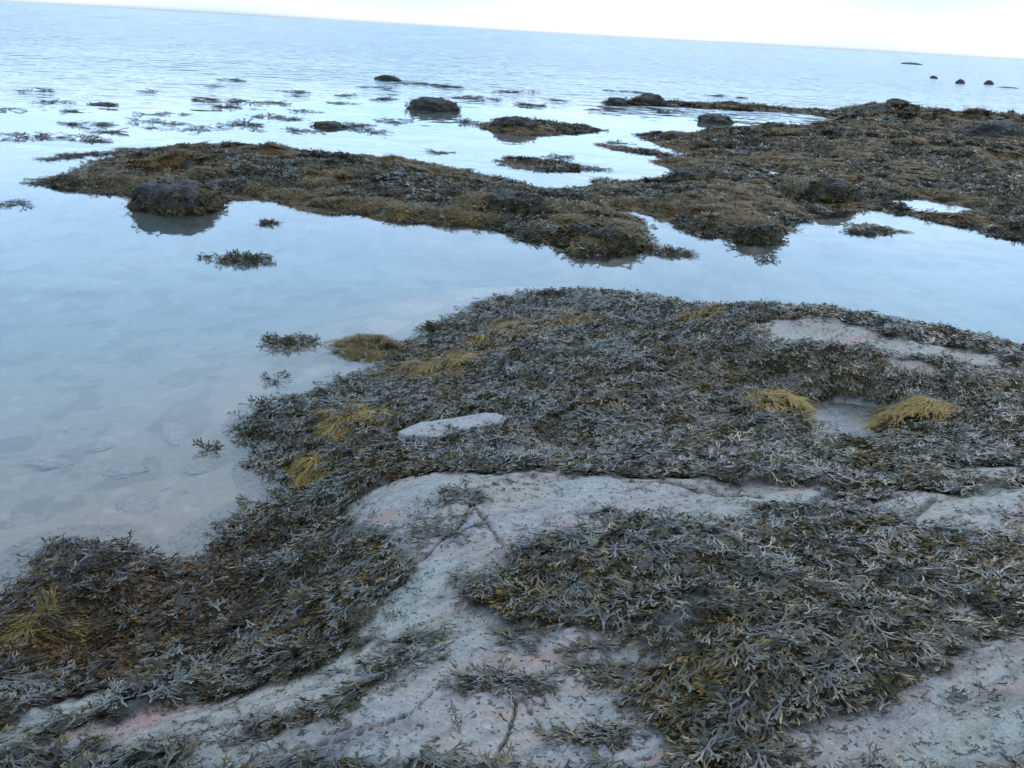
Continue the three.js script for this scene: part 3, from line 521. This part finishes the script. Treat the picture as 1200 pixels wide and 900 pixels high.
// skerries far out
[[1125, 98, 10, 5.5], [1158.5, 99, 11, 5], [1094, 92, 9, 3.5], [1068, 75.5, 24, 2.4], [1182, 103, 22, 1.5]].forEach(([px, py, w, h], i) => {
  const [x, z] = onLevel(px, py, 0), L = slant(x, z), W = w / FOCAL * L * .9, Hh = h / FOCAL * L * .75;
  const o = new THREE.Mesh(stoneGeometry(900 + i, W, Hh * 1.15, W * .7, [.045, .042, .045]), M.boulder); o.name = numbered('skerry_rock'); o.position.set(x, -.03, z); o.castShadow = o.receiveShadow = true;
  o.userData = { category: 'rock', group: 'rocks far out in the open sea', label: ['peaked dark rock far out in the open sea, middle of three', 'rounded dark rock far out at sea, on the landward end of three', 'smallest of three dark rocks far out in the open sea', 'long low dark skerry near the horizon', 'thin flat strip of rock awash beside three far rocks'][i] };
  scene.add(o);
});
// pale stones on the sand, seen through the shallow water: [pixel, width in pixels, depth/width, turn]
[[207, 530, 22, 2.6, .5], [238, 575, 34, .8, .2], [262, 566, 26, .7, 1], [150, 572, 40, .6, .4], [165, 628, 36, 1.2, .6], [60, 560, 40, .5, .1], [28, 640, 30, .8, 1.3], [110, 602, 26, .7, .8], [90, 520, 34, .6, 2], [232, 606, 20, .8, .3], [200, 600, 18, 1, 1.7], [120, 540, 22, .7, .9]].forEach(([px, py, w, dr, turn], i) => {
  const [x, z] = onLevel(px, py, -.22), L = slant(x, z, -.2), W = w / FOCAL * L * 1.2, g = stoneGeometry(1900 + i, W, W * .16, W * dr, [.40, .34, .28]); g.rotateY(turn);
  const o = new THREE.Mesh(g, M.bed); o.name = numbered('submerged_stone'); o.position.set(x, groundHeight(x, z) - .004, z); o.castShadow = o.receiveShadow = true;
  o.userData = i ? { category: 'stone', label: 'pale flat stone on the sand under the still shallow water', group: 'pale stones under the shallow water' } : { category: 'stone', label: 'long narrow pale stone on the sand under the still shallow water' }; scene.add(o);
});
// patches of weed afloat: [pixel, width, height in pixels, strands?, label]
const farLabel = 'thin streak of brown weed afloat in the water beyond the long reef', farGroup = 'weed streaks afloat beyond the reef';
const floats = [
  [285, 305, 62, 15, 0, 'ragged dark weed clump afloat in the open still water'], [340, 403, 62, 17, 0, 'dark weed clump afloat beside a yellow tussock'], [8, 239, 44, 9, 0, 'dark weed patch afloat off the end of the long reef'],
  [898, 305, 22, 5, 0, 'tiny weed scrap afloat off the dark boulder of the reef'], [316, 262, 26, 5, 0, 'small weed scrap afloat close off the long reef'], [242, 302, 16, 4, 0, 'loose frond afloat beside a ragged weed clump'],
  [785, 297, 60, 8, 0, 'weed trailing in the water from the tip of the long reef'], [170, 238, 60, 7, 0, 'weed trailing in the water beside the rounded boulder'],
  [645, 346, 56, 13, 0, 'dark weed tuft sticking up over the crest of the ledge'], [512, 383, 26, 8, 0, 'weed sprays reaching out from the ledge over the water'], [306, 476, 30, 6, 0, 'weed sprays afloat beside the ledge'],
  [245, 530, 14, 3, 0, 'few loose weed tips breaking the still water'], [322, 446, 16, 3, 0, 'scattered weed tips breaking the water under the floating clump'],
  ...[[45, 161, 86, 7], [100, 145, 84, 5], [130, 154, 60, 4], [205, 152, 60, 4], [160, 141, 60, 3], [195, 134, 60, 3], [270, 126, 70, 4], [245, 118, 44, 4], [280, 120, 60, 5], [200, 146, 34, 4], [250, 150, 40, 7], [290, 147, 50, 6], [345, 153, 50, 6], [420, 150, 60, 6], [415, 146, 50, 4], [460, 142, 44, 5], [440, 156, 44, 3], [355, 131, 34, 3], [395, 121, 30, 3], [410, 112, 24, 3], [450, 118, 30, 6], [440, 103, 44, 3], [490, 98, 50, 4], [520, 102, 40, 4], [555, 116, 60, 5], [600, 108, 60, 3], [275, 94, 30, 3], [250, 101, 18, 2], [45, 107, 30, 3], [15, 129, 36, 3], [70, 120, 34, 3], [90, 131, 30, 3], [520, 179, 34, 3], [540, 141, 60, 4], [565, 146, 40, 3], [345, 140, 26, 3], [310, 137, 30, 3], [325, 122, 30, 5], [345, 108, 40, 3], [180, 107, 30, 2], [650, 117, 30, 3], [625, 124, 60, 3], [710, 129, 50, 4], [790, 133, 40, 4], [880, 144, 44, 3], [735, 169, 36, 3], [660, 184, 40, 3], [735, 108, 50, 2], [850, 113, 50, 2], [105, 166, 40, 4]].map((q) => [...q, 0, farLabel, farGroup]),
];
floats.forEach(([px, py, w, h, st, label, group], i) => {
  const R = rngOf(1000 + i), [x, z] = onLevel(px, py, 0), L = slant(x, z), crest = i === 8 || i === 9, y0 = i === 8 ? groundHeight(...onGround(px, py + 5)) : 0, [bx, bz] = crest ? onGround(px, py + 5) : [x, z], rx = w / 2 / FOCAL * L, [x2, z2] = onLevel(px, py - h / 2, 0), rz = crest ? .12 : Math.min(2.2, Math.hypot(x2 - x, z2 - z)), l = [];
  const area = rx * rz * 3.14, s = L > 12 ? 1.15 : .5, n = Math.round(clamp(area * (L > 12 ? 12 : 1100), L > 12 ? 5 : 12, 240));
  for (let k = 0; k < n; k++) {
    const a = R() * 6.283, q = Math.pow(R(), .7), X = Math.cos(a) * q * rx, Z = Math.sin(a) * q * rz; if (k > 3 && L > 12 && n2a((bx + X) * (L > 12 ? 1.2 : 5), (bz + Z) * (L > 12 ? 1.6 : 5)) < -.15) continue;
    const src = L > 12 ? tufts[R() * 5 | 0] : fronds[R() * 10 | 0];
    l.push(tintGeo(place(src, X, crest ? .03 * R() : -.004 + (L > 12 ? .012 : .05 * (1 - q)) * R(), Z, R() * 6.283, L > 12 ? 0 : .05 + .55 * R() * R(), (R() - .5) * .6, s * (.7 + .6 * R()), L > 12 ? .14 : s * .8), tintOf(R, R() * .6).map((q) => q * .8)));
  }
  if (group) for (const [qx, qy, r, name] of [[508, 122, 75, 'the large dark boulder beyond the long reef'], [385, 147, 60, 'the small green brown rock beyond the long reef'], [122, 122, 70, 'the dark low rock awash off the reef'], [760, 118, 130, 'the outer ridge of boulders']]) if (Math.hypot(px - qx, (py - qy) * 2.5) < r) { label = 'thin streak of brown weed afloat near ' + name; group = 'weed streaks near ' + name; break; }
  const o = thing(group ? 'weed_streak' : 'floating_seaweed', label, 'seaweed', [bx, crest ? Math.max(0, y0) : 0, bz], group); part('fronds', mergeGeometries(l), M.weedDull, o, 'stuff');
});
// tussocks of yellow stringy wrack: [pixel, width, height in pixels, count of strand bundles, thickness, label]
[[908, 473, 66, 24, 46, .05, 'bright yellow wrack tuft hanging beside the tide pool, on its seaward-ledge side'], [1072, 488, 84, 26, 46, .05, 'broad yellow brown wrack tuft beside the tide pool, under the bare outcrop'],
  [430, 488, 100, 22, 46, .03, 'yellow wrack streak on the ledge beside the small bare slab'], [600, 387, 74, 26, 50, .03, 'yellow green wrack mat near the crest of the ledge'], [520, 432, 110, 40, 80, .03, 'large olive yellow wrack mat on the sloping flank of the ledge'],
  [432, 411, 78, 26, 90, .09, 'round olive wrack tussock standing in the water off the ledge'], [828, 371, 60, 14, 26, .02, 'yellow wrack patch by the crest near the bare outcrop'], [36, 745, 100, 44, 44, .01, 'olive yellow wrack hanging beside the low weed hummock'], [370, 560, 60, 40, 36, .02, 'yellow wrack fringe on the flank above the shallows'], [470, 440, 70, 30, 40, .03, 'drab wrack fringe between the ledge and the round tussock'], [565, 405, 90, 30, 50, .015, 'golden wrack strands spread below the crest mat'], [395, 505, 60, 16, 24, .015, 'thin golden wrack band at the seaward end of the ledge flank'], [660, 378, 60, 14, 24, .015, 'small golden wrack patch along the ledge crest'],
].forEach(([px, py, w, h, n, th, label], i) => {
  const R = rngOf(1300 + i), [x, z] = onGround(px, py), L = slant(x, z, .2), rx = w / 2 / FOCAL * L, [xa, za] = onGround(px, py + h / 2), [xb, zb] = onGround(px, py - h / 2), rz = Math.min(.5, Math.hypot(xa - xb, za - zb) / 2), y = Math.max(groundHeight(x, z), -.02), l = [];
  for (let k = 0; k < n * 1.7; k++) {
    const a = R() * 6.283, q = Math.pow(R(), .55) * (.8 + .6 * R()), X = Math.cos(a) * q * rx, Z = Math.sin(a) * q * rz, gy = Math.max(groundHeight(x + X, z + Z), -.015), N = normalAt(x + X, z + Z, .12);
    const out = i === 7 ? R() * 6.283 : i === 5 ? Math.atan2(Z, X) : Math.atan2(N.z * 2 + .35, N.x * 2 + .1), dome = Math.max(0, 1 - q * q) * th * (i === 5 ? .1 + .9 * R() : 1);
    const g = strands[R() * 5 | 0].clone().applyMatrix4(new THREE.Matrix4().makeRotationY(-out + (R() - .5) * (i === 5 ? 3.4 : 1.7))).applyMatrix4(new THREE.Matrix4().makeScale(.46, i === 5 ? .34 : .22, .46)).applyMatrix4(new THREE.Matrix4().makeRotationFromQuaternion(new THREE.Quaternion().setFromUnitVectors(new THREE.Vector3(0, 1, 0), i === 5 ? new THREE.Vector3(X * 1.5 + (R() - .5) * .5, 1, Z * 1.5 + (R() - .5) * .5).normalize() : N)));
    g.translate(X, gy - y + dome, Z); const b = (i === 5 || i === 9 || i === 7 ? .25 : i < 2 ? .7 : .55) + .75 * R() * R(); l.push(tintGeo(g, [b * 1.08, b, b * .9]));
  }
  const t = thing('wrack_tussock', label, 'seaweed', [x, y, z]); part('strands', mergeGeometries(l), M.wrack, t, 'stuff');
});
// weed left lying in separate tufts on the bare slabs
[[585, 802, 90, 22, 34, 'flat dark weed tuft lying alone in the middle of the near bare slab'], [605, 752, 26, 40, 9, 'thin weed trail lying above the lone tuft on the near slab'], [695, 760, 36, 10, 8, 'small weed tuft on the slab edge beside the big mat'], [520, 622, 60, 34, 22, 'loose weed tuft on the step of the broad pale slab'], [700, 600, 60, 10, 10, 'small weed strip on the broad pale slab'], [715, 790, 70, 18, 20, 'weed spray reaching from the big mat over the near slab'], [540, 580, 36, 20, 16, 'weed tuft at the back edge of the broad pale slab'], [700, 865, 90, 16, 26, 'weed strip on the pinkish rock near the foot of the slab'], [1140, 690, 60, 20, 24, 'reddish weed tuft between two pale slabs'], [1130, 730, 60, 14, 16, 'low weed tuft on the pale slab beside the big mat'], [1190, 745, 40, 26, 16, 'dark weed tuft on the outer pale slab'], [850, 888, 130, 16, 40, 'long weed strip crossing the outer pale slab'], [1090, 630, 40, 24, 12, 'weed running along a crack in the upper pale slab'], [560, 690, 70, 30, 26, 'weed trailing from the big mat across the pinkish rock'], [460, 775, 110, 20, 20, 'ragged weed line along the pink vein of rock'], [340, 845, 90, 14, 22, 'weed row under the pinkish ridge'], [480, 750, 50, 20, 16, 'short weed fringe above the pink vein of rock'], [300, 868, 60, 10, 8, 'weed fringe where the ridge meets the near slab']].forEach(([px, py, w, h, n, label], i) => {
  const R = rngOf(1500 + i), [x, z] = onGround(px, py), L = slant(x, z, .5), rx = w / 2 / FOCAL * L, [xa, za] = onGround(px, py + h / 2), rz = Math.max(.03, Math.hypot(xa - x, za - z)), y = groundHeight(x, z), l = [];
  for (let k = 0; k < n * 2.2; k++) {
    const a = R() * 6.283, q = Math.sqrt(R()), X = Math.cos(a) * q * rx, Z = Math.sin(a) * q * rz, N = normalAt(x + X, z + Z, .05), gy = groundHeight(x + X, z + Z);
    const m = new THREE.Matrix4().compose(new THREE.Vector3(X, gy - y + .004, Z), new THREE.Quaternion().setFromUnitVectors(new THREE.Vector3(0, 1, 0), N).multiply(new THREE.Quaternion().setFromEuler(new THREE.Euler(0, -LAY + .3 + (R() < .5 ? 3.14 : 0) + (R() - .5) * 1.2, .06 * R()))), new THREE.Vector3(1, .55, 1).multiplyScalar(.32 + .32 * R()));
    l.push(tintGeo(fronds[R() * 10 | 0].clone().applyMatrix4(m), tintOf(R, R() * .6).map((c) => c * .85)));
  }
  const t = thing('seaweed_tuft', label, 'seaweed', [x, y, z]); part('fronds', mergeGeometries(l), M.weed, t, 'stuff');
});
// two flat slabs lying in the weed of the ledge
[[.222, .03, [.33, .315, .30], [[470, 503], [492, 494], [530, 490], [572, 484], [592, 489], [588, 495], [556, 500], [520, 509], [480, 508]], 'flat grey slab lying bare in the weed of the ledge flank, higher of two'], [.205, -.02, [.30, .30, .30], [[532, 508], [560, 502], [600, 499], [632, 501], [628, 511], [592, 517], [545, 517]], 'low pale slab in the weed of the ledge flank, touching a higher one']].forEach(([y, tilt, tone, px, label]) => {
  const raw = px.map(([a, b]) => onLevel(a, b, y)), cx = raw.reduce((q, p) => q + p[0], 0) / raw.length, cz = raw.reduce((q, p) => q + p[1], 0) / raw.length, pts = [];
  raw.forEach((p, i) => { const n = raw[(i + 1) % raw.length]; for (let k = 0; k < 5; k++) { const t = k / 5, X = lerp(p[0], n[0], t), Z = lerp(p[1], n[1], t), j = .012 * n2a(X * 14, Z * 14); pts.push([X - cx + j, -(Z - cz) + j]); } });
  const sh = new THREE.Shape(); pts.forEach((p, i) => i ? sh.lineTo(...p) : sh.moveTo(...p));
  const g = new THREE.ExtrudeGeometry(sh, { depth: .14, bevelEnabled: true, bevelSize: .012, bevelThickness: .014, bevelSegments: 3 }); g.rotateX(-Math.PI / 2); g.translate(0, -.154, 0);
  const p = g.attributes.position, uv = g.attributes.uv, c = new Float32Array(p.count * 3); for (let i = 0; i < p.count; i++) { c.set(tone, i * 3); uv.setXY(i, p.getX(i) / 1.7, (p.getZ(i) + p.getY(i)) / 1.7); }
  g.setAttribute('color', new THREE.BufferAttribute(c, 3));
  const o = new THREE.Mesh(g, M.rock); o.name = numbered('rock_slab'); o.position.set(cx, y, cz); o.rotation.z = tilt; o.castShadow = o.receiveShadow = true; o.userData = { label, category: 'rock' }; scene.add(o);
});
renderer.render(scene, camera);
